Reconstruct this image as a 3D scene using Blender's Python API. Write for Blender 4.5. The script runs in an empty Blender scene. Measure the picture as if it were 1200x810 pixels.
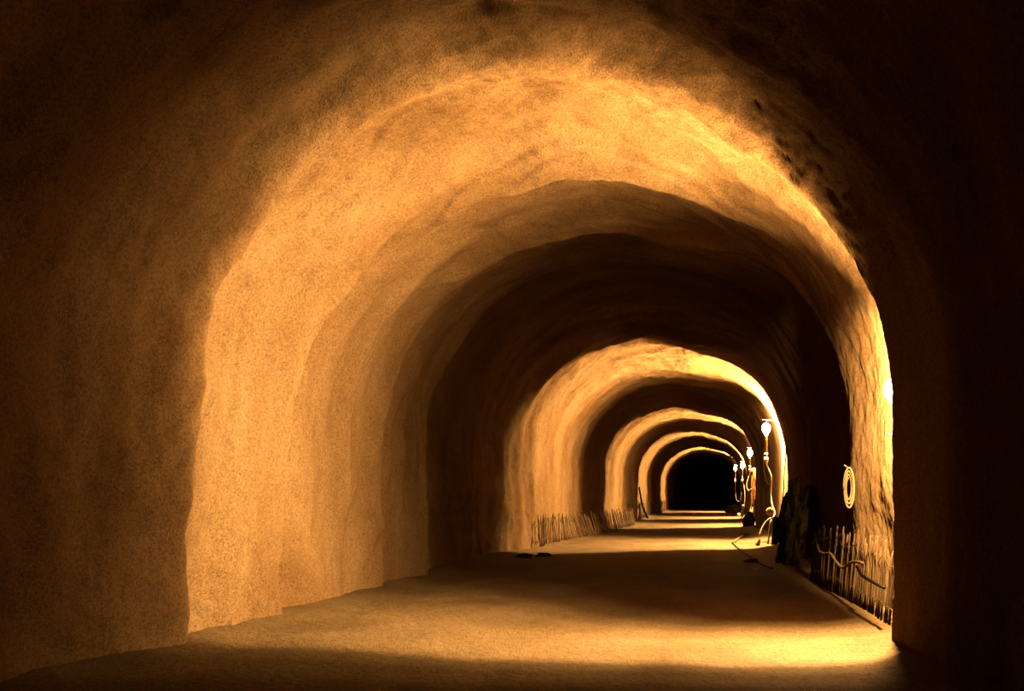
import bpy, bmesh, math, random
import numpy as np
from mathutils import Vector, Matrix

random.seed(7)
scene = bpy.context.scene
COL = scene.collection
EYE, F, VX, VY = 1.2, 1000.0, 822.0, 579.0      # eye height, focal length in px, where the tunnel axis meets the frame


def at(px, py, Y):
    """World point standing Y metres down the tunnel, on the sight line through a photo pixel."""
    return Vector(((px - VX) / F * Y, Y, EYE - (py - VY) / F * Y))


# ------------------------------------------------------------------ noise
_rng = np.random.RandomState(11)
_perm = _rng.permutation(256)
_perm = np.concatenate([_perm, _perm, _perm])
_grad = _rng.normal(size=(256, 3))
_grad /= np.linalg.norm(_grad, axis=1)[:, None]


def perlin(x, y, z):
    x, y, z = np.broadcast_arrays(x, y, z)
    xi, yi, zi = np.floor(x).astype(int), np.floor(y).astype(int), np.floor(z).astype(int)
    xf, yf, zf = x - xi, y - yi, z - zi
    xi, yi, zi = xi & 255, yi & 255, zi & 255
    f = lambda t: t * t * t * (t * (t * 6 - 15) + 10)
    u, v, w = f(xf), f(yf), f(zf)

    def g(dx, dy, dz):
        h = _perm[_perm[_perm[xi + dx] + yi + dy] + zi + dz]
        q = _grad[h]
        return q[..., 0] * (xf - dx) + q[..., 1] * (yf - dy) + q[..., 2] * (zf - dz)
    l = lambda a, b, t: a + (b - a) * t
    return l(l(l(g(0, 0, 0), g(1, 0, 0), u), l(g(0, 1, 0), g(1, 1, 0), u), v),
             l(l(g(0, 0, 1), g(1, 0, 1), u), l(g(0, 1, 1), g(1, 1, 1), u), v), w) * 1.5


def smooth(a, b, x):
    t = np.clip((x - a) / (b - a), 0, 1)
    return t * t * (3 - 2 * t)


# ------------------------------------------------------------------ materials
def mat(name, build):
    m = bpy.data.materials.new(name)
    m.use_nodes = True
    nt = m.node_tree
    nt.nodes.clear()
    out = nt.nodes.new('ShaderNodeOutputMaterial')
    build(nt, out)
    return m


def N(nt, kind, **kw):
    n = nt.nodes.new(kind)
    for k, v in kw.items():
        if k in n.inputs:
            n.inputs[k].default_value = v
        else:
            setattr(n, k, v)
    return n


def ramp(nt, fac, stops):
    r = nt.nodes.new('ShaderNodeValToRGB')
    e = r.color_ramp.elements
    while len(e) < len(stops):
        e.new(0.5)
    for i, (p, c) in enumerate(stops):
        e[i].position = p
        e[i].color = (*c, 1)
    nt.links.new(fac, r.inputs[0])
    return r


def rock(name, c_lo, c_mid, c_hi, big=0.55, fine=26.0, bump=0.5, dist=0.02, rough=0.95, spec=0.0, stretch=(1, 1, 1), pits=True):
    def build(nt, out):
        L = nt.links.new
        tc = N(nt, 'ShaderNodeTexCoord')
        mp = N(nt, 'ShaderNodeMapping')
        mp.inputs['Scale'].default_value = stretch
        L(tc.outputs['Object'], mp.inputs['Vector'])
        n1 = N(nt, 'ShaderNodeTexNoise', Scale=big, Detail=7.0, Roughness=0.62, Distortion=0.4)
        L(mp.outputs[0], n1.inputs['Vector'])
        r1 = ramp(nt, n1.outputs['Fac'], [(0.3, c_lo), (0.5, c_mid), (0.7, c_hi)])
        n2 = N(nt, 'ShaderNodeTexNoise', Scale=fine, Detail=4.0, Roughness=0.6)
        L(tc.outputs['Object'], n2.inputs['Vector'])
        r2 = ramp(nt, n2.outputs['Fac'], [(0.3, (0.62, 0.59, 0.56)), (0.62, (1.15, 1.15, 1.15))])
        mx = N(nt, 'ShaderNodeMix', data_type='RGBA', blend_type='MULTIPLY')
        mx.inputs[0].default_value = 1.0
        L(r1.outputs[0], mx.inputs[6])
        L(r2.outputs[0], mx.inputs[7])
        n3 = N(nt, 'ShaderNodeTexNoise', Scale=fine * 1.7, Detail=5.0, Roughness=0.68)
        L(tc.outputs['Object'], n3.inputs['Vector'])
        h = n3.outputs['Fac']
        if pits:
            vo = N(nt, 'ShaderNodeTexVoronoi', Scale=fine * 1.3)
            L(tc.outputs['Object'], vo.inputs['Vector'])
            mm = N(nt, 'ShaderNodeMapRange')
            mm.inputs['From Max'].default_value = 0.32
            L(vo.outputs['Distance'], mm.inputs[0])
            ad = N(nt, 'ShaderNodeMath', operation='MULTIPLY_ADD')
            # open pores come in patches
            pn = N(nt, 'ShaderNodeTexNoise', Scale=1.1, Detail=3.0)
            L(tc.outputs['Object'], pn.inputs['Vector'])
            pm = N(nt, 'ShaderNodeMapRange')
            for k, v in enumerate((.48, .68, .15, 1.5)):
                pm.inputs[1 + k].default_value = v
            L(pn.outputs['Fac'], pm.inputs[0])
            pp = N(nt, 'ShaderNodeMath', operation='MULTIPLY')
            L(mm.outputs[0], pp.inputs[0])
            L(pm.outputs[0], pp.inputs[1])
            ad.inputs[1].default_value = 1.0
            L(pp.outputs[0], ad.inputs[0])
            L(h, ad.inputs[2])
            h = ad.outputs[0]
        bp = N(nt, 'ShaderNodeBump', Strength=bump, Distance=dist)
        L(h, bp.inputs['Height'])
        b = N(nt, 'ShaderNodeBsdfPrincipled', Roughness=rough)
        b.inputs['Specular IOR Level'].default_value = spec
        L(mx.outputs[2], b.inputs['Base Color'])
        L(bp.outputs[0], b.inputs['Normal'])
        L(b.outputs[0], out.inputs[0])
    return mat(name, build)


def plain(name, c, rough=0.6, metal=0.0, var=0.25, scale=30.0, spec=0.03, stretch=(1, 1, 1)):
    def build(nt, out):
        L = nt.links.new
        tc = N(nt, 'ShaderNodeTexCoord')
        mp = N(nt, 'ShaderNodeMapping')
        mp.inputs['Scale'].default_value = stretch
        L(tc.outputs['Object'], mp.inputs['Vector'])
        n = N(nt, 'ShaderNodeTexNoise', Scale=scale, Detail=5.0, Roughness=0.6)
        L(mp.outputs[0], n.inputs['Vector'])
        r = ramp(nt, n.outputs['Fac'], [(0.3, [v * (1 - var) for v in c]), (0.7, [min(1, v * (1 + var)) for v in c])])
        bp = N(nt, 'ShaderNodeBump', Strength=0.3, Distance=0.005)
        L(n.outputs['Fac'], bp.inputs['Height'])
        b = N(nt, 'ShaderNodeBsdfPrincipled', Roughness=rough, Metallic=metal)
        b.inputs['Specular IOR Level'].default_value = spec
        L(r.outputs[0], b.inputs['Base Color'])
        L(bp.outputs[0], b.inputs['Normal'])
        L(b.outputs[0], out.inputs[0])
    return mat(name, build)


def glow(name, c, strength):
    def build(nt, out):
        e = N(nt, 'ShaderNodeEmission', Strength=strength)
        e.inputs['Color'].default_value = (*c, 1)
        t = N(nt, 'ShaderNodeBsdfTransparent')
        a = N(nt, 'ShaderNodeAddShader')
        nt.links.new(e.outputs[0], a.inputs[0])
        nt.links.new(t.outputs[0], a.inputs[1])
        nt.links.new(a.outputs[0], out.inputs[0])
    return mat(name, build)


M = {
    'shotcrete': rock('shotcrete', (0.042, 0.0208, 0.0080), (0.068, 0.0372, 0.0160), (0.088, 0.0525, 0.0245), fine=44.0, bump=0.85, dist=0.022, stretch=(0.6, 1.5, 0.6)),
    'ground': rock('dusty_ground', (0.046, 0.0262, 0.0102), (0.063, 0.037, 0.016), (0.077, 0.047, 0.022), big=0.9, fine=40.0,
                   bump=0.9, dist=0.03, rough=0.75, spec=0.03, pits=False),
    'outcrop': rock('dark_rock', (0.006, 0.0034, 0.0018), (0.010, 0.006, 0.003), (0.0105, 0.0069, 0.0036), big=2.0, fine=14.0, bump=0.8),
    'rubble': rock('rubble_rock', (0.0147, 0.0088, 0.0036), (0.0252, 0.0156, 0.0072), (0.0420, 0.0254, 0.0125), big=4.0, fine=20.0),
    'pale_stone': rock('pale_stone', (0.0840, 0.0547, 0.0268), (0.1050, 0.0703, 0.0357), (0.1260, 0.0879, 0.0500), big=6.0, fine=30.0),
    'paling': plain('split_wood', (0.055, 0.030, 0.0125), 0.8, var=0.5, scale=9.0, stretch=(6, 6, 0.6)),
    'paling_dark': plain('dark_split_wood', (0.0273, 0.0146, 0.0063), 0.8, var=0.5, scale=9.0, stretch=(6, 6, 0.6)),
    'plank': plain('raw_plank', (0.0630, 0.0332, 0.0125), 0.7, var=0.4, scale=5.0, stretch=(6, 6, 0.5)),
    'tar': plain('tarred_wood', (0.0042, 0.0027, 0.0018), 0.6, var=0.5, scale=6.0, stretch=(4, 4, 0.6)),
    'wire': plain('rusty_wire', (0.0462, 0.0273, 0.0125), 0.5, metal=0.6, var=0.3),
    'steel': plain('dull_steel', (0.1050, 0.0820, 0.0536), 0.4, metal=0.7, var=0.2),
    'yellow': plain('yellow_sleeve', (0.1575, 0.0820, 0.0107), 0.5, var=0.15),
    'white': plain('pale_plastic', (0.1680, 0.1328, 0.0892), 0.45, var=0.1),
    'orange': plain('orange_rubber', (0.1260, 0.0508, 0.0089), 0.5, var=0.2),
    'black': plain('black_rubber', (0.0042, 0.0029, 0.0022), 0.55, var=0.2),
    'hose': plain('beige_hose', (0.085, 0.055, 0.026), 0.5, var=0.15),
    'bundle_orange': plain('old_orange_rubber', (0.030, 0.0105, 0.0018), 0.6, var=0.3),
    'bundle_yellow': plain('old_yellow_rubber', (0.045, 0.021, 0.003), 0.6, var=0.3),
    'bulb': glow('lit_bulb_glass', (1.0, 0.86, 0.58), 14.0),
}


# ------------------------------------------------------------------ mesh helpers
class MB:
    """Collects shapes, then links them as ONE mesh object."""

    def __init__(self):
        self.bm = bmesh.new()

    def tube(self, pts, r, seg=8, caps=True):
        pts = [Vector(p) for p in pts]
        rs = r if isinstance(r, (list, tuple)) else [r] * len(pts)
        prev, rings = None, []
        ref = None
        for i, p in enumerate(pts):
            a, b = pts[max(0, i - 1)], pts[min(len(pts) - 1, i + 1)]
            d = (b - a).normalized()
            if ref is None:
                ref = Vector((0, 0, 1)) if abs(d.z) < 0.9 else Vector((1, 0, 0))
            u = (ref - d * ref.dot(d)).normalized()
            ref = u
            v = d.cross(u)
            rings.append([self.bm.verts.new(p + (u * math.cos(t) + v * math.sin(t)) * rs[i])
                          for t in [2 * math.pi * k / seg for k in range(seg)]])
        for A, B in zip(rings, rings[1:]):
            for k in range(seg):
                self.bm.faces.new((A[k], A[(k + 1) % seg], B[(k + 1) % seg], B[k]))
        if caps:
            self.bm.faces.new(rings[0][::-1])
            self.bm.faces.new(rings[-1])
        return self

    def lathe(self, prof, origin=(0, 0, 0), axis=(0, 0, 1), seg=20):
        """prof: (radius, height) pairs revolved about axis through origin."""
        q = Vector((0, 0, 1)).rotation_difference(Vector(axis).normalized())
        o = Vector(origin)
        rings = []
        for r, h in prof:
            rings.append([self.bm.verts.new(o + q @ Vector((r * math.cos(t), r * math.sin(t), h)))
                          for t in [2 * math.pi * k / seg for k in range(seg)]])
        for A, B in zip(rings, rings[1:]):
            for k in range(seg):
                self.bm.faces.new((A[k], A[(k + 1) % seg], B[(k + 1) % seg], B[k]))
        self.bm.faces.new(rings[0][::-1])
        self.bm.faces.new(rings[-1])
        return self

    def board(self, a, b, width, thick, side=(1, 0, 0), jag=0.0):
        """A sawn board from point a to point b with a slightly uneven outline."""
        a, b = Vector(a), Vector(b)
        d = (b - a).normalized()
        s = Vector(side)
        s = (s - d * s.dot(d)).normalized()
        t = d.cross(s)
        n = 7
        rows = []
        for i in range(n):
            p = a.lerp(b, i / (n - 1))
            w = width / 2 * (1 + random.uniform(-jag, jag))
            h = thick / 2 * (1 + random.uniform(-jag, jag))
            c = min(w, h) * 0.3
            rows.append([self.bm.verts.new(p + s * x + t * y) for x, y in
                         ((-w + c, -h), (w - c, -h), (w, -h + c), (w, h - c), (w - c, h), (-w + c, h), (-w, h - c), (-w, -h + c))])
        for A, B in zip(rows, rows[1:]):
            for k in range(8):
                self.bm.faces.new((A[k], A[(k + 1) % 8], B[(k + 1) % 8], B[k]))
        self.bm.faces.new(rows[0][::-1])
        self.bm.faces.new(rows[-1])
        return self

    def stone(self, c, r, seed, squash=(1, 1, 0.7), sub=4, rough=0.45, freq=1.6):
        res = bmesh.ops.create_icosphere(self.bm, subdivisions=sub, radius=1.0)
        vs = res['verts']
        co = np.array([v.co[:] for v in vs])
        k = seed * 7.31
        n = perlin(co[:, 0] * freq + k, co[:, 1] * freq, co[:, 2] * freq) * rough
        n += perlin(co[:, 0] * freq * 3 + k, co[:, 1] * freq * 3, co[:, 2] * freq * 3) * rough * 0.35
        n = np.floor(n * 7) / 7 * 0.55 + n * 0.45
        co = co * (1 + n)[:, None] * np.array(squash) * r + np.array(c)
        for v, p in zip(vs, co):
            v.co = p
        return self

    def build(self, name, material, parent=None, smooth_angle=True, origin=None):
        bmesh.ops.recalc_face_normals(self.bm, faces=self.bm.faces)
        me = bpy.data.meshes.new(name)
        if origin is not None:
            bmesh.ops.translate(self.bm, verts=self.bm.verts, vec=-Vector(origin))
        self.bm.to_mesh(me)
        self.bm.free()
        me.materials.append(material)
        if smooth_angle:
            me.polygons.foreach_set('use_smooth', [True] * len(me.polygons))
        o = bpy.data.objects.new(name, me)
        COL.objects.link(o)
        if origin is not None:
            o.location = origin
        if parent is not None:
            o.parent = parent
        return o


def tag(o, label, cat, group=None, kind=None):
    o['label'] = label
    o['category'] = cat
    if group:
        o['group'] = group
    if kind:
        o['kind'] = kind
    return o


def empty(name, loc, label, cat, group=None):
    o = bpy.data.objects.new(name, None)
    o.empty_display_size = 0.1
    COL.objects.link(o)
    o.location = loc
    return tag(o, label, cat, group)


def spline(ctrl, n=12):
    """Catmull-Rom points through ctrl."""
    P = [Vector(p) for p in ctrl]
    P = [P[0] * 2 - P[1]] + P + [P[-1] * 2 - P[-2]]
    out = []
    for i in range(1, len(P) - 2):
        a, b, c, d = P[i - 1:i + 3]
        for k in range(n):
            t = k / n
            out.append(0.5 * ((2 * b) + (c - a) * t + (2 * a - 5 * b + 4 * c - d) * t * t + (3 * b - a - 3 * c + d) * t ** 3))
    out.append(P[-2])
    return out


# ------------------------------------------------------------------ the tunnel lining
def curve_y(pts, y):
    p = np.array(pts, float)
    return np.interp(y, p[:, 0], p[:, 1])


def soft_curve(pts, y, w=0.12):
    return sum(curve_y(pts, y + d * w) * k for d, k in ((-1, .2), (-.5, .2), (0, .2), (.5, .2), (1, .2)))


CENTRE = [(-6, -1.25), (8, -1.25), (18, -1.05), (28, -0.85), (34, -0.62), (43, -0.36), (57, 0.0), (62, 0.05), (75, 0.5), (110, 3.2)]
HALF = [(-6, 2.85), (8, 2.78), (18, 2.55), (34, 2.48), (57, 2.5), (110, 2.45)]
TOP = [(-6, 4.5), (8, 4.45), (18, 4.42), (34, 4.15), (60, 4.2), (110, 4.2)]
# how far the lining stands back (+) or juts in (-), for the left wall, the crown and the right wall
LEFT = [(-6, .3), (2.5, .25), (4.0, .12), (4.9, .1), (5.4, .22), (6.2, .06), (6.62, -.08), (6.74, .06), (7.15, .13), (8.2, -.09), (8.36, .1), (9.6, .04), (9.8, .16),
        (10.7, .04), (10.85, .2), (12.2, .1), (12.4, .3), (15.8, .28), (16.8, .16), (17.3, -.02), (18.0, .06), (21, .05), (24, .1),
        (26.5, .3), (27.4, .15), (28, -.05), (29, .06), (33, .1), (36.5, .3), (38, -.08), (39.5, .06), (43, .1), (49, .3), (51.5, -.1), (53, 0), (60, .1), (110, .1)]
CROWN = [(-6, .3), (3.5, .3), (4.6, .2), (5.2, -.02), (5.6, .2), (6.1, .25), (6.7, .02), (7.2, .12), (8.0, .1), (8.7, -.06), (8.85, .14), (9.8, .08), (10.5, -.06), (10.65, .2),
         (11.4, .16), (12.3, .06), (12.5, .3), (15.8, .28), (16.8, .15), (17.3, -.04), (18.2, .06), (21, .1), (24, .1), (26.5, .25), (27.4, .1),
         (28, -.08), (29, .06), (33, .1), (36.5, .25), (38, -.08), (39.5, .06), (43, .1), (49, .25), (51.5, -.1), (53, 0), (60, .1), (110, .1)]
RIGHT = [(-6, .3), (3.5, .2), (4.6, .05), (5.15, -.07), (5.6, .08), (6.3, .02), (6.8, -.04), (6.98, .24), (7.6, .26), (8.6, .22), (9.3, .13), (9.6, .14),
         (9.85, .46), (12, .48), (14, .4), (15.8, .38), (16.8, .42), (17.4, .36), (18.2, .42), (20.5, .46), (24, .4), (26.5, .35), (27.5, .25),
         (28.2, .12), (29, .25), (31.5, .42), (34.5, .42), (36.5, .35), (38, .05), (39.5, .15), (43, .2), (49, .3), (51.5, .06), (53, .28), (60, .32), (110, .1)]

ys = np.concatenate([np.arange(-6, 3, .15), np.arange(3, 12.6, .022), np.arange(12.6, 30, .055), np.arange(30, 62, .13), np.arange(62, 110.5, .6)])
NT = 400
HS = 2.0
wall_n = 400
zz = np.linspace(-0.25, HS, wall_n)
ang = np.linspace(math.pi, 0, 2000)
bx = np.concatenate([-np.ones(wall_n), np.cos(ang), np.ones(wall_n)])
bz = np.concatenate([zz, HS + 2.45 * np.sin(ang), zz[::-1]])
seg_len = np.concatenate([[0], np.cumsum(np.hypot(np.diff(bx * 2.75), np.diff(bz)))])
tt = np.linspace(0, seg_len[-1], NT)
px_ = np.interp(tt, seg_len, bx)
pz_ = np.interp(tt, seg_len, bz)
arch = np.clip((pz_ - HS) / 2.45, 0, 1)
nx_ = np.gradient(pz_, tt)
nz_ = -np.gradient(px_ * 2.75, tt)
nl = np.hypot(nx_, nz_)
nx_, nz_ = -nx_ / nl, -nz_ / nl

Yg, Tg = np.meshgrid(ys, tt, indexing='ij')
side = px_[None, :]                                   # -1 on the left wall, +1 on the right wall
warp = perlin(Tg * 0.35, Yg * 0.12, 3.3) * 0.55 + perlin(Tg * 1.1, Yg * 0.3, 9.1) * 0.16
wl = smooth(0.25, 0.85, -side) + 0 * Yg
wr = smooth(0.25, 0.85, side) + 0 * Yg
wlow = np.clip(1 - arch[None, :] * 1.0, 0, 1)
Yw = Yg + warp * (1 - 0.97 * wr * wlow) * (1 - 0.35 * wl * wlow)
wc = np.clip(1 - wl - wr, 0, 1)
out = soft_curve(LEFT, Yw, .07) * wl + soft_curve(RIGHT, Yw, 0.09) * wr + soft_curve(CROWN, Yw, .06) * wc
# uneven sprayed concrete: long swells running round the arch, lumps, then small pits
band = perlin(Yg * 0.75 + 5, Tg * 0.16, 1.7) * 0.09 + perlin(Yg * 1.7, Tg * 0.33, 6.2) * 0.07 + perlin(Yg * 3.6, Tg * 0.45, 16.2) * 0.025
shelf = perlin(Yg * 1.3 + warp * 2, Tg * 0.22, 14.0)
band = band + (0.35 + 0.65 * smooth(6.3, 7.0, Yg)) * (np.floor(shelf * 3.0) / 3.0 + smooth(0.75, 1.0, shelf * 3.0 - np.floor(shelf * 3.0)) / 3.0) * 0.09
lump = perlin(Yg * 1.9, Tg * 1.5, 21.0) * 0.05 + perlin(Yg * 4.1, Tg * 3.2, 31.0) * 0.028
dents = perlin(Yg * 2.4, Tg * 1.3, 51.0)
upper = smooth(0.1, 0.6, arch[None, :]) * smooth(7.6, 6.6, Yg)
lump = lump - 0 * Yg + smooth(0.25, 0.85, dents) * 0.13 * (0.35 + upper) * (1 - smooth(-.1, .5, side))
fine = perlin(Yg * 9, Tg * 8, 41.0) * 0.014 + perlin(Yg * 19, Tg * 18, 47.0) * 0.009
calm = 1 - 0.35 * smooth(7.2, 8.4, Yg) * smooth(13, 11, Yg) * (1 - wr)
out = out + band * (1 - 0.85 * wr * wlow) + (lump * (1 - .7 * wr * wlow) + fine * (1 - .5 * wr * wlow)) * calm
hollow = smooth(7.05, 7.4, Yg) * smooth(9.9, 9.0, Yg) * smooth(1.5, .6, pz_[None, :]) * (side > 0)
out = out + .07 * hollow
hx = curve_y(HALF, Yg)
tp = curve_y(TOP, Yg)
X = curve_y(CENTRE, Yg) + px_[None, :] * hx - 0
Z = np.where(pz_[None, :] > HS, HS + (pz_[None, :] - HS) * (tp - HS) / 2.45, pz_[None, :] + 0 * Yg)
X = X - nx_[None, :] * -1 * out * -1 if False else X + nx_[None, :] * out
Z = Z + nz_[None, :] * out
Pw = np.stack([X, Yg, Z], -1)
dy = np.gradient(Pw, axis=0)
dt = np.gradient(Pw, axis=1)
Nw = np.cross(dy, dt)
Nw /= np.linalg.norm(Nw, axis=-1)[..., None] + 1e-9
mid = np.stack([curve_y(CENTRE, Yg), Yg, 1.8 + 0 * Yg], -1)
if (Nw * (mid - Pw)).sum() < 0:
    Nw = -Nw


def grid_object(name, P, Nn, material, flip=False):
    a, b = P.shape[:2]
    me = bpy.data.meshes.new(name)
    idx = np.arange(a * b).reshape(a, b)
    q = np.stack([idx[:-1, :-1], idx[1:, :-1], idx[1:, 1:], idx[:-1, 1:]], -1).reshape(-1, 4)
    v0, v1, v2 = (P.reshape(-1, 3)[q[0, k]] for k in (0, 1, 3))
    if np.dot(np.cross(v1 - v0, v2 - v0), Nn.reshape(-1, 3)[q[0, 0]]) < 0:
        q = q[:, ::-1]
    me.vertices.add(a * b)
    me.vertices.foreach_set('co', P.reshape(-1).astype(np.float32))
    me.loops.add(q.size)
    me.loops.foreach_set('vertex_index', q.reshape(-1).astype(np.int32))
    me.polygons.add(len(q))
    me.polygons.foreach_set('loop_start', np.arange(0, q.size, 4, dtype=np.int32))
    me.polygons.foreach_set('use_smooth', np.ones(len(q), bool))
    me.update(calc_edges=True)
    me.validate()
    me.normals_split_custom_set_from_vertices(Nn.reshape(-1, 3).tolist())
    me.materials.append(material)
    o = bpy.data.objects.new(name, me)
    COL.objects.link(o)
    o['kind'] = 'structure'
    return o


i1 = int(np.searchsorted(tt, 3.3))
i2 = int(np.searchsorted(tt, seg_len[-1] - 3.3))
wl_o = grid_object('wall_left', Pw[:, :i1 + 1], Nw[:, :i1 + 1], M['shotcrete'])
ce_o = grid_object('ceiling', Pw[:, i1:i2 + 1], Nw[:, i1:i2 + 1], M['shotcrete'])
wr_o = grid_object('wall_right', Pw[:, i2:], Nw[:, i2:], M['shotcrete'])
for o, l in ((wl_o, 'rough sprayed concrete side of the tunnel across from the lamps'), (ce_o, 'rough sprayed concrete vault of the tunnel'),
             (wr_o, 'rough sprayed concrete side of the tunnel where the lamps are fixed')):
    tag(o, l, 'wall' if o is not ce_o else 'ceiling')


def wall_x(right, y, z):
    """Where the lining stands at depth y and height z."""
    i = int(np.argmin(abs(ys - y)))
    half = slice(NT // 2, NT) if right else slice(0, NT // 2)
    zs, xs = Pw[i, half, 2], Pw[i, half, 0]
    return float(xs[np.argmin(abs(zs - z))])


# floor: hard packed dirt, a little uneven, rising where it meets the walls
def floor_h(x, y):
    x, y = np.asarray(x, float), np.asarray(y, float)
    h = perlin(x * 0.5, y * 0.35, 71.0) * 0.035 + perlin(x * 2.1, y * 1.6, 77.0) * 0.012 + perlin(x * 9.0, y * 7.0, 81.0) * 0.004
    e = abs(x - curve_y(CENTRE, y)) / curve_y(HALF, y)
    return h + smooth(0.8, 1.1, e) * 0.08


ws = np.linspace(-1.22, 1.22, 240)
fy = np.concatenate([np.arange(-6, 4.5, .2), np.arange(4.5, 12.6, .025), np.arange(12.6, 30, .06), np.arange(30, 62, .15), np.arange(62, 110.5, .6)])
FY, FW = np.meshgrid(fy, ws, indexing='ij')
FX = curve_y(CENTRE, FY) + FW * curve_y(HALF, FY)
FZ = floor_h(FX, FY) + perlin(FX * 22, FY * 20, 91.0) * 0.008
Pf = np.stack([FX, FY, FZ], -1)
Nf = np.cross(np.gradient(Pf, axis=0), np.gradient(Pf, axis=1))
Nf /= np.linalg.norm(Nf, axis=-1)[..., None]
if Nf[..., 2].mean() < 0:
    Nf = -Nf
fl_o = grid_object('floor', Pf, Nf, M['ground'])
tag(fl_o, 'packed dusty tunnel ground with bright bands under the lamps', 'floor')


def end_wall(name, y, label):
    i = int(np.argmin(abs(ys - y)))
    ring = Pw[i]
    c = ring.mean(0)
    rows = []
    for k in np.linspace(1.05, 0.02, 24):
        p = c + (ring[::4] - c) * k
        p[:, 1] = ys[i] + perlin(p[:, 0] * 0.8, p[:, 2] * 0.8, 5.5) * 0.35
        rows.append(p)
    P = np.stack(rows)
    n = np.zeros_like(P)
    n[..., 1] = -1 if y > 0 else 1
    o = grid_object(name, P, n, M['outcrop'])
    tag(o, label, 'wall')


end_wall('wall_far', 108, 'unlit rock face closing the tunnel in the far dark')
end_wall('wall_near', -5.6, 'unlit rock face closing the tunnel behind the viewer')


# ------------------------------------------------------------------ lamps
def luminaire(loc, watts, prof, parent, radius=0.06, wall_share=0.2, base_shade=1.0, swing=0.0):
    """Light of the lamp; prof is an invented cutoff along the tunnel axis."""
    ld = bpy.data.lights.new('lamp_light', 'POINT')
    ld.energy = watts * 5.2
    ld.color = (1.0, 0.675, 0.285)
    ld.shadow_soft_size = radius
    ld.use_nodes = True
    nt = ld.node_tree
    em = [n for n in nt.nodes if n.type == 'EMISSION'][0]
    g = nt.nodes.new('ShaderNodeNewGeometry')
    s = nt.nodes.new('ShaderNodeSeparateXYZ')
    nt.links.new(g.outputs['Incoming'], s.inputs[0])
    m = nt.nodes.new('ShaderNodeMapRange')
    m.inputs[1].default_value, m.inputs[2].default_value = -1, 1
    # added dimming below the lamp; beam edge swung a little towards the viewer's end
    dn = nt.nodes.new('ShaderNodeMapRange')
    dn.interpolation_type = 'SMOOTHSTEP'
    for k, v in enumerate((-.95, -.30, base_shade, 1.0)):
        dn.inputs[1 + k].default_value = v
    nt.links.new(s.outputs['Z'], dn.inputs[0])
    sw = nt.nodes.new('ShaderNodeMapRange')
    for k, v in enumerate((-.75, -.35, swing, 0.0)):
        sw.inputs[1 + k].default_value = v
    nt.links.new(s.outputs['Z'], sw.inputs[0])
    ay = nt.nodes.new('ShaderNodeMath')
    ay.operation = 'ADD'
    nt.links.new(s.outputs['Y'], ay.inputs[0])
    nt.links.new(sw.outputs[0], ay.inputs[1])
    up = nt.nodes.new('ShaderNodeMapRange')
    for k, v in enumerate((.25, .7, 0.0, swing * .22)):
        up.inputs[1 + k].default_value = v
    nt.links.new(s.outputs['Z'], up.inputs[0])
    au = nt.nodes.new('ShaderNodeMath')
    au.operation = 'ADD'
    nt.links.new(ay.outputs[0], au.inputs[0])
    nt.links.new(up.outputs[0], au.inputs[1])
    nt.links.new(au.outputs[0], m.inputs[0])
    r = nt.nodes.new('ShaderNodeValToRGB')
    r.color_ramp.interpolation = 'EASE'
    e = r.color_ramp.elements
    while len(e) < len(prof):
        e.new(0.5)
    for i, (u, v) in enumerate(prof):
        e[i].position = (u + 1) / 2
        e[i].color = (v, v, v, 1)
    nt.links.new(m.outputs[0], r.inputs[0])
    # extra light put back along the lamp's own wall, which prof cuts off
    a = nt.nodes.new('ShaderNodeMapRange')
    a.interpolation_type = 'SMOOTHSTEP'
    a.inputs[1].default_value, a.inputs[2].default_value = -.10, .10
    a.inputs[4].default_value = wall_share
    nt.links.new(s.outputs['X'], a.inputs[0])
    c = nt.nodes.new('ShaderNodeMapRange')
    c.interpolation_type = 'SMOOTHSTEP'
    c.inputs[1].default_value, c.inputs[2].default_value = -.15, .1
    nt.links.new(s.outputs['Y'], c.inputs[0])
    p = nt.nodes.new('ShaderNodeMath')
    p.operation = 'MULTIPLY'
    nt.links.new(a.outputs[0], p.inputs[0])
    nt.links.new(c.outputs[0], p.inputs[1])
    q = nt.nodes.new('ShaderNodeMath')
    q.operation = 'MAXIMUM'
    f = nt.nodes.new('ShaderNodeMath')
    f.operation = 'MULTIPLY'
    nt.links.new(r.outputs[0], f.inputs[0])
    nt.links.new(dn.outputs[0], f.inputs[1])
    nt.links.new(f.outputs[0], q.inputs[0])
    nt.links.new(p.outputs[0], q.inputs[1])
    nt.links.new(q.outputs[0], em.inputs['Strength'])
    o = bpy.data.objects.new('lamp_light', ld)
    COL.objects.link(o)
    o.location = loc
    o.parent = parent
    return o


BULB = [(0.004, -.115), (.028, -.113), (.034, -.085), (.058, -.06), (.076, -.02), (.081, .02), (.075, .065), (.052, .10), (.014, .118)]


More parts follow.
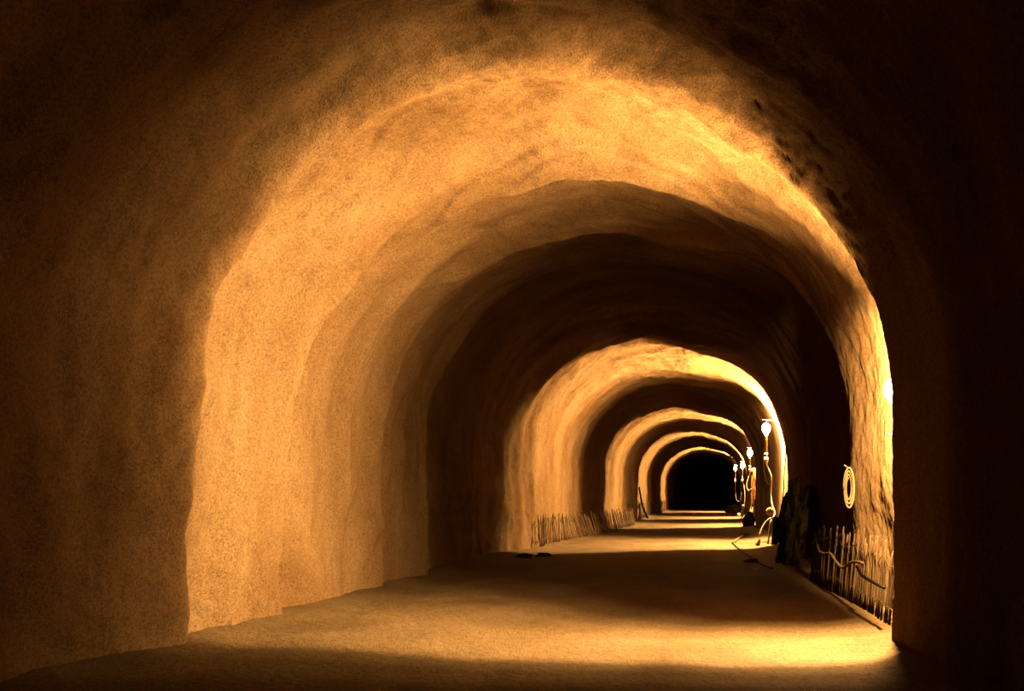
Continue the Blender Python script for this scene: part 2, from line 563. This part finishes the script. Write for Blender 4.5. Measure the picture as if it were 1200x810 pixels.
def work_lamp(y, p_bulb, label, watts, prof, cable, sleeve=0.42, s=1.3, bracket=True, feed='hose', tilt=0.0, share=0.15, **beam):
    """A bare bulb on a yellow sleeve, its connector below it and the feed cable hanging down."""
    x, z = p_bulb.x, p_bulb.z
    root = empty('work_lamp', (x, y, z), label, 'lamp', 'work lamps along the tunnel wall')
    b = MB().lathe([(r * s, h * s) for r, h in BULB]).build('bulb', M['bulb'], root)
    luminaire((0, 0, 0.01), watts, prof, root, wall_share=share, **beam)
    t0 = -.115 * s
    MB().lathe([(.022, 0.012), (.030, 0), (.026, -.03), (.024, -sleeve), (.018, -sleeve - .012)], (0, 0, t0)).build('lamp_holder', M['yellow'], root)
    c0 = t0 - sleeve - .012
    con = MB().lathe([(.02, .01), (.036, 0), (.040, -.03), (.028, -.05), (.030, -.08), (.046, -.10), (.046, -.2), (.030, -.235), (.018, -.27)],
                     (0, 0, c0)).build('connector', M['white'], root)
    MB().lathe([(.048, 0), (.052, -.008), (.052, -.022), (.048, -.03)], (0, 0, c0 - .135)).build('collar', M['orange'], con)
    root.rotation_euler = (0, tilt, 0)
    back = Matrix.Rotation(-tilt, 3, 'Y')
    pts = [Vector((0, 0, c0 - .26))] + [back @ (Vector(p) - Vector((x, y, z))) for p in cable]
    MB().tube(spline(pts, 10), .017, 8).build('cable', M[feed], root)
    if bracket:
        wx = wall_x(True, y, z + .2) - x + .04
        MB().tube([(wx, 0.02, .20), (wx * .4, 0, .215), (-.10, -.02, .235)], .012, 6).build('bracket', M['steel'], root)
        MB().tube([(.0, 0, .225), (.005, 0, .17), (0.0, 0, .117)], .006, 6).build('hanger', M['steel'], root)
    return root


PROF1 = [(-1, .008), (-.7, .006), (-.5, .003), (-.34, .016), (-.20, .085), (-.11, .22), (-.05, .8), (.0, 1), (.26, 1), (.42, .62), (.53, .30), (.64, .10), (.76, .006), (1, .0)]  # invented beam cutoffs, no shade is built; they darken stretches between the lamps
PROF = [(-1, .0), (-.70, .0), (-.585, .015), (-.52, .8), (-.43, 1), (.0, 1), (.38, .95), (.55, .5), (.68, .11), (.8, .005), (1, .0)]

b1 = at(1049, 461, 7.14)
lamp1 = work_lamp(7.14, b1, 'nearest and largest lamp, half hidden by the wall edge above the paling fence', 4200, PROF1,
                  [(b1.x + .14, 7.2, 1.15), (b1.x + .12, 7.25, .8), (b1.x + .08, 7.3, .62)], sleeve=.3, s=1.05, bracket=False, tilt=-.3, share=.5, base_shade=.55, swing=.36)
b2 = at(898, 503, 20.5)
work_lamp(20.5, b2, 'bright lamp on yellow sleeve with long white cable above the leaning plank', 3648, PROF,
          [at(904, 560, 20.5), at(903.6, 580, 20.5), at(905, 592, 20.4), at(908, 601, 20.3), at(906, 607, 20.2)], feed='white')
b3 = at(878.7, 531.5, 32.5)
work_lamp(32.5, b3, 'lamp hung above the bundle of orange cables, third along from the viewer', 3496, PROF,
          [at(875, 568, 32.4), at(877, 575, 32.3), at(881, 573, 32.2)], sleeve=.32)
b4 = at(870, 546.3, 43)
work_lamp(43, b4, 'distant lamp standing between the cable bundle lamp and the farthest lamp', 3496, PROF,
          [at(872, 570, 43), at(873, 582, 42.8), at(872, 596, 42.6)], sleeve=.4)
b5 = at(861.7, 549.3, 57)
work_lamp(57, b5, 'farthest lamp, its pale cable hanging in a loop before the dark tunnel end', 3496, PROF,
          [at(861.8, 575, 57), at(863, 585, 56.8), at(867, 587.5, 56.6), at(869, 578, 56.6)], sleeve=.5)


# ------------------------------------------------------------------ paling fences
def paling_fence(path, n, height, label, lean, mats, right=False, wires=(0.25, 0.8), sub=1, spread=0.05, hvar=0.14):
    """Split palings wired side by side along a floor path; every paling is a mesh of its own."""
    pts = spline(path, 20)
    L = [0]
    for a, b in zip(pts, pts[1:]):
        L.append(L[-1] + (b - a).length)
    base = pts[0].copy()
    base.z = float(floor_h(base.x, base.y))
    root = empty('paling_fence', base, label, 'fence', 'paling fences along the tunnel sides')

    def along(s):
        s = min(max(s, 0), L[-1])
        for k in range(len(L) - 1):
            if s <= L[k + 1]:
                f = (s - L[k]) / max(1e-6, L[k + 1] - L[k])
                return pts[k].lerp(pts[k + 1], f), (pts[k + 1] - pts[k]).normalized()
        return pts[-1], (pts[-1] - pts[-2]).normalized()
    tops = []
    for i in range(n):
        p, d = along(L[-1] * (i + random.uniform(-.22, .22)) / (n - 1))
        d = Vector((d.x, d.y, 0)).normalized()
        fz = float(floor_h(p.x, p.y)) - 0.01
        h = height * random.uniform(1 - hvar, 1 + hvar)
        wx = wall_x(right, p.y, .15)
        ax = min(p.x, wx - .08) if right else max(p.x, wx + .12)
        a = Vector((ax, p.y, fz))
        b = a + Vector((lean + random.uniform(-.02, .02), 0, h)) + d * random.uniform(-spread, spread)
        wx = wall_x(right, b.y, b.z)
        b.x = min(b.x, wx - .08) if right else max(b.x, wx + .10)
        kx = random.uniform(-.012, .012)
        r = random.uniform(.009, .015)
        mid = [a.lerp(b, f) + d * kx * math.sin(f * math.pi) for f in (0, .25, .5, .75, .97, 1)]
        MB().tube([q - base for q in mid], [r, r * 1.05, r * .98, r, r * .9, r * .45], 6).build('picket', random.choice(mats), root)
        tops.append((a, b))
    for w in wires:
        for off in (-.018, .018):
            wp = [a.lerp(b, w) + Vector((off, 0, .01 * math.sin(k * 2.1 + off * 80))) - base for k, (a, b) in enumerate(tops)]
            MB().tube(wp, .0035, 5).build('wire', M['wire'], root)
    return root


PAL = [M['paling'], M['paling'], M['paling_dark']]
# right-hand fence under the near lamp
rf = [at(1046, 744, 7.3), at(1022, 729, 8.0), at(990, 708, 9.2), at(966, 694, 10.4), at(950, 684, 11.4)]
rf = [Vector((p.x, p.y, 0)) for p in rf]
paling_fence(rf, 44, .70, 'waist-low fence of thin palings under the nearest lamp, cord snaking across it', .07, [M['paling_dark']], right=True)  # darker wood painted in for the palings' backlit silhouette
lf = [Vector(((px - VX) / F * y, y, 0)) for px, y in ((607, 18.2), (640, 20.0), (676, 22.6), (706, 25.2))]
paling_fence(lf, 72, .62, 'longest paling fence, at the foot of the wall facing the lamp with white cable', -.18, PAL)
lf = [Vector(((px - VX) / F * y, y, 0)) for px, y in ((713, 27.4), (722, 28.6), (735, 31.0), (744, 33.5))]
paling_fence(lf, 34, .62, 'paling fence beside the dark tarpaulin sheet, opposite the orange cable bundle', -.12, PAL)
lf = [Vector(((px - VX) / F * y, y, 0)) for px, y in ((738, 36.5), (748, 38.8), (757, 42.0))]
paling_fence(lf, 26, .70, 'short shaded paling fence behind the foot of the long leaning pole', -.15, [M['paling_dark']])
lf = [Vector(((px - VX) / F * y, y, 0)) for px, y in ((763, 49.0), (770, 52.5), (776, 57.0))]
paling_fence(lf, 22, .72, 'farthest and smallest paling fence, by the last lit arch', -.15, PAL)


# ------------------------------------------------------------------ loose things
def cable_thing(name, ctrl, r, material, label, cat, group=None, n=12):
    pts = spline(ctrl, n)
    o = MB().tube(pts, r, 8).build(name, material, origin=pts[0])
    return tag(o, label, cat, group)


# cord snaking across the near fence: pale half then dark half
def on_fence(px, py, y):
    return at(px, py, y * .985)


cable_thing('extension_cord', [on_fence(957, 632, 11.2), on_fence(960, 645, 10.9), on_fence(966, 649, 10.5), on_fence(973, 649, 10.1), on_fence(981, 660, 9.6),
                               on_fence(988, 665.5, 9.2), on_fence(996, 660, 8.8), on_fence(1003, 658.5, 8.45), on_fence(1010.5, 660, 8.15)],
            .016, M['hose'], 'pale cord snaking across the front of the paling fence under the nearest lamp', 'cord')
cable_thing('power_cable', [on_fence(1004, 664, 8.3), on_fence(1009, 673, 8.1), on_fence(1017, 679, 7.85), on_fence(1026, 684, 7.6), on_fence(1036, 689, 7.32)],
            .015, M['black'], 'dark thick cable running down along palings beside the pale snaking cord', 'cable')

# coil of hose on its hook
hc = at(998, 573, 9.2)
hc.x = min(hc.x, wall_x(True, 9.2, hc.z) - .07, wall_x(True, 9.4, hc.z) - .07)
root = empty('hose_coil', hc, 'oval coil of beige hose hanging on the rock edge beside the lit wall', 'hose')
pts = []
for k in range(0, 3 * 36 + 10):
    t = 2 * math.pi * k / 36
    g = 1 - .17 * (k / 36)
    pts.append((-.058 * g * math.cos(t) * (1.0) + .004 * (k / 36), -.06 + .035 * (k / 36), .235 * g * math.sin(t) + .02 * (1 - g)))
MB().tube(pts, .0115, 8).build('coil', M['hose'], root)
MB().tube([(.0, -.06, .225), (.03, .0, .24), (.012, .06, .225)], .006, 6).build('tie', M['wire'], root)
a = at(989, 545, 9.4)
nail = MB().tube(spline([Vector((wall_x(True, 9.5, a.z) + .05, 9.5, a.z - .08)), at(998, 551, 9.42), at(993, 547.5, 9.4), a], 6), .008, 6).build('wall_hook', M['steel'], origin=a)
tag(nail, 'thin metal hook holding the oval hose coil', 'hook')
a = at(1039, 508.5, 7.05)
nail = MB().tube([a, at(1048, 511, 7.06), Vector((wall_x(True, 7.15, at(0, 512, 7).z) + .06, 7.12, at(0, 514, 7).z))], .007, 6).build('wall_nail', M['steel'], origin=a)
tag(nail, 'bright nail sticking out of the wall just below the nearest lamp', 'nail')
a = at(907, 656 - 88, 20.4)

# dark outcrop in front of the second lit stretch
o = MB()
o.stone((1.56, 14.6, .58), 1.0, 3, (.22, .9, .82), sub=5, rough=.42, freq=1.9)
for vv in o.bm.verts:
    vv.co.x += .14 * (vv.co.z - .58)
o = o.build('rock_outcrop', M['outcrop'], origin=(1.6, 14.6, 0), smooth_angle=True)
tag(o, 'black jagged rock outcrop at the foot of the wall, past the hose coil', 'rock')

# at the foot of the white cabled lamp: plank, post, junction box, plug on its cord
o = MB().board(at(899.5, 641, 19.6), at(903.5, 609, 19.75), .11, .03, (0, 1, .2), .06).build('wooden_plank', M['plank'], origin=at(899.5, 641, 19.6))
tag(o, 'brown plank leaning upright below the white lamp cable', 'plank')
o = MB().board(at(907, 650, 18.9), at(910, 606, 19.0), .14, .12, (1, 0, 0), .10).build('wooden_post', M['tar'], origin=at(907, 650, 18.9))
tag(o, 'black stubby post beside the brown leaning plank', 'post')
o = MB().board(at(913, 640, 19.3), at(916, 609, 19.35), .10, .10, (1, 0, 0), .12).build('wooden_post', M['tar'], origin=at(913, 640, 19.3))
tag(o, 'thin dark post close to the wall behind the black stubby post', 'post')
p = at(902.3, 599.5, 20.0)
root = empty('junction_box', p, 'round yellow junction box at the lower end of the white lamp cable', 'junction box')
MB().lathe([(.06, -.03), (.085, -.025), (.095, 0), (.085, .02), (.05, .028)], (0, 0, 0), (-.35, -1, .1), 20).build('cover', M['yellow'], root)
MB().tube([(.0, .03, -.08), (.01, .03, -.16), (.02, .02, -.2)], .02, 8).build('gland', M['black'], root)
p = at(888, 631, 19.5)
p.z = float(floor_h(p.x, p.y)) + .06
root = empty('plug_cord', p, 'yellow cord arching down to a plug on the lit ground by the plank', 'cord')
pts = [Vector(q) - p for q in (at(904, 607, 19.8), at(901, 608.5, 19.75), at(896.5, 613, 19.7), at(892.5, 620, 19.6), at(890, 627, 19.5))]
MB().tube(spline(pts, 10), .018, 8).build('cable', M['hose'], root)
MB().lathe([(.02, .10), (.035, .07), (.045, .0), (.06, -.045), (.05, -.06)], (.01, 0, 0), (.35, 0, 1), 16).build('plug', M['orange'], root)

# thin cables pinned to the wall behind it
for ctrl, lab in (([(920, 511, 19.4), (921, 530, 19.3), (919, 555, 19.2), (918, 580, 19.1), (914, 603, 19.0)], 'black straight cable running down the lit wall behind the white cabled lamp'),
                  ([(921, 520, 19.2), (924, 538, 19.0), (929, 550, 18.8), (931, 556, 18.7)], 'black short cable curving along the lit wall above the jagged outcrop')):
    cc = []
    for px, py, y in ctrl:
        q = at(px, py, y)
        q.x = min(q.x, wall_x(True, y, q.z) - .02)
        cc.append(q)
    cable_thing('wall_cable', cc, .013, M['black'], lab, 'cable')
cable_thing('slack_cable', [at(895.5, 524, 25), at(894.5, 540, 25), at(896, 555, 25), at(899, 565, 25), at(903, 570, 25)], .012, M['wire'],
            'thin slack cable drooping in the dark behind the white cabled lamp', 'cable')

# bundle of orange cables
c0 = at(886, 552, 32.9)
root = empty('cable_bundle', c0, 'thick bundle of orange and yellow cables hanging beside the third lamp', 'cable bundle')
for k, (xa, xb, y0, y1, mt) in enumerate(((881, 882, 549, 592, 'bundle_orange'), (883.2, 884.6, 550, 586, 'bundle_yellow'), (885, 886.5, 550, 595, 'bundle_yellow'), (887.2, 888.5, 549, 590, 'bundle_orange'),
                                          (889, 891, 552, 596, 'bundle_orange'), (890, 893, 556, 594, 'bundle_orange'), (884.2, 883, 553, 600, 'bundle_orange'), (882.4, 880.5, 560, 597, 'bundle_orange'))):
    yy = 32.75 + .06 * k
    ctrl = [at(xa, y0, yy), at(xa + .6, y0 + (y1 - y0) * .25, yy), at((xa + xb) / 2 - .5, y0 + (y1 - y0) * .5, yy), at(xb + .5, y0 + (y1 - y0) * .75, yy), at(xb, y1, yy)]
    MB().tube([q - c0 for q in spline(ctrl, 10)], random.uniform(.022, .032), 8).build('cable', M[mt], root)
MB().tube([q - c0 for q in (at(879.5, 551, 32.7), at(884, 549, 32.65), at(890, 553, 32.8), at(893, 554, 33.2))], .02, 6).build('hanging_bar', M['steel'], root)

# boards and clutter further along the lamp side
o = MB().board(at(877.3, 614.5, 33.4), at(881.5, 594.5, 33.8), .13, .04, (1, 0, 0), .08).build('wooden_plank', M['plank'], origin=at(877.3, 614.5, 33.4))
tag(o, 'leaning orange-lit plank below the orange cable bundle', 'plank')
o = MB().board(at(869.6, 607, 42.0), at(871, 591.5, 42.2), .10, .04, (1, 0, 0), .08).build('wooden_plank', M['plank'], origin=at(869.6, 607, 42.0))
tag(o, 'short upright plank below the lamp second from the dark end', 'plank')
p = at(882, 612, 32.6)
crate_y = 31.6
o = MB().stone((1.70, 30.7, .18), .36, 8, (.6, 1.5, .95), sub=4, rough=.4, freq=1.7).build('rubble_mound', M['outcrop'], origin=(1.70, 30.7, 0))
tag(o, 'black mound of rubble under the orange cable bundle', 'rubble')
for k, (px, py, y, r, lab) in enumerate(((853, 599, 55, .17, 'dark low rock lying before the last lit arch'), (857.5, 597, 54, .26, 'dark middle rock of three before the last lit arch'),
                                         (863, 596, 53, .38, 'dark tall rock of three under the farthest lamp'))):
    q = at(px, py, y)
    q.x = min(q.x, wall_x(True, y, .3) - r * 1.7)
    fz = float(floor_h(q.x, q.y))
    o = MB().stone((q.x, q.y, fz + r * .45), r, 20 + k, (1.1, 1, .85), sub=4).build('dark_rock', M['rubble'], origin=(q.x, q.y, fz))
    tag(o, lab, 'rock', 'dark rocks near the tunnel end')
q = at(866, 604, 44)
o = MB().stone((q.x, q.y, float(floor_h(q.x, q.y)) + .09), .10, 31, (1, 1, 1), sub=4, rough=.15).build('round_stone', M['pale_stone'], origin=(q.x, q.y, 0))
tag(o, 'small pale round stone beside the short upright plank', 'stone')

# things lying on the ground near the second lamp
def ground(px, py, lift=.0):
    y = EYE * F / (py - VY)
    q = at(px, py, y)
    q.z = float(floor_h(q.x, q.y)) + lift
    return q


cable_thing('ground_cable', [ground(858, 637, .01), ground(863, 641, .012), ground(868, 646, .012), ground(875, 650, .012), ground(884, 656, .012), ground(893, 662, .012), ground(905, 667, .012)],
            .02, M['black'], 'black cable lying crooked across the ground toward the jagged outcrop', 'cable')
a, b = ground(859, 636.5, .02), ground(871, 629, .05)
o = MB().board(a, b, .07, .025, (0, 1, 0), .15).build('wood_stick', M['plank'], origin=a)
tag(o, 'pale stick lying on the bright ground near the plug', 'stick')
for k, (px, py, r, lab) in enumerate(((873.5, 628, .10, 'dark lump at the end of the pale stick on the ground'), (614, 655, .10, 'flat dark stone at the near end of the longest paling fence'),
                                      (637, 653, .10, 'small dark stone on the ground just right of the flat dark stone'), (880, 659, .08, 'flat black stone beside the crooked ground cable'))):
    q = ground(px, py)
    o = MB().stone((q.x, q.y, q.z + r * .25), r, 40 + k, (1.5, 1.1, .5), sub=4).build('ground_stone', M['rubble'], origin=q)
    tag(o, lab, 'stone')

# dark tarpaulin sheet over the far fence and the long leaning pole
a = at(704, 617.5, 26.6)
root_y = 26.4
P = np.zeros((40, 40, 3))
u, v = np.meshgrid(np.linspace(0, 1, 40), np.linspace(0, 1, 40), indexing='ij')
P[..., 1] = 25.5 + u * 1.5
P[..., 0] = (-115 + 5 * u) / F * P[..., 1] - .16 * v + perlin(u * 5, v * 4, 3.0) * .05 + .05
P[..., 2] = .03 + v * (.66 + .07 * perlin(u * 4, 0 * v, 8.0)) + perlin(u * 7, v * 3, 11.0) * .02
n = np.zeros_like(P)
n[..., 0] = 1
gx = np.cross(np.gradient(P, axis=0), np.gradient(P, axis=1))
gx /= np.linalg.norm(gx, axis=-1)[..., None]
if gx[..., 0].mean() < 0:
    gx = -gx
o = grid_object('tarpaulin_sheet', P, gx, M['black'])
del o['kind']
sm = o.modifiers.new('thickness', 'SOLIDIFY')
sm.thickness = .012
tag(o, 'black crumpled tarpaulin hung between the two lit paling fences', 'tarpaulin')
pole = [at(759.5, 608.5, 41.0), at(752.5, 592, 40.4), at(744, 571, 39.8)]
for q in pole[1:]:
    q.x = max(q.x, max(wall_x(False, q.y + d, q.z) for d in (-.15, 0, .15)) + .09)
o = MB().tube(pole, [.05, .048, .04], 10).build('leaning_pole', M['tar'], origin=pole[0])
tag(o, 'long dark pole leaning against the wall across from the lamps', 'pole')

# ------------------------------------------------------------------ world, camera, view
w = bpy.data.worlds.new('dark')
scene.world = w
w.use_nodes = True
w.node_tree.nodes['Background'].inputs[0].default_value = (0, 0, 0, 1)
w.node_tree.nodes['Background'].inputs[1].default_value = 0

cd = bpy.data.cameras.new('camera')
cam = bpy.data.objects.new('camera', cd)
COL.objects.link(cam)
cam.location = (0, 0, EYE)
cam.rotation_euler = (math.radians(90), 0, 0)
cd.sensor_width = 36
cd.lens = 36 * F / 1200
cd.shift_x = (600 - VX) / 1200
cd.shift_y = (VY - 405) / 1200
cd.clip_start = .05
cd.clip_end = 300
scene.camera = cam

vs = scene.view_settings
vs.view_transform = 'Standard'
vs.look = 'None'
vs.exposure = 0
vs.gamma = 1
vs.use_curve_mapping = False
scene.cycles.max_bounces = 6
scene.cycles.diffuse_bounces = 2
scene.cycles.use_denoising = True
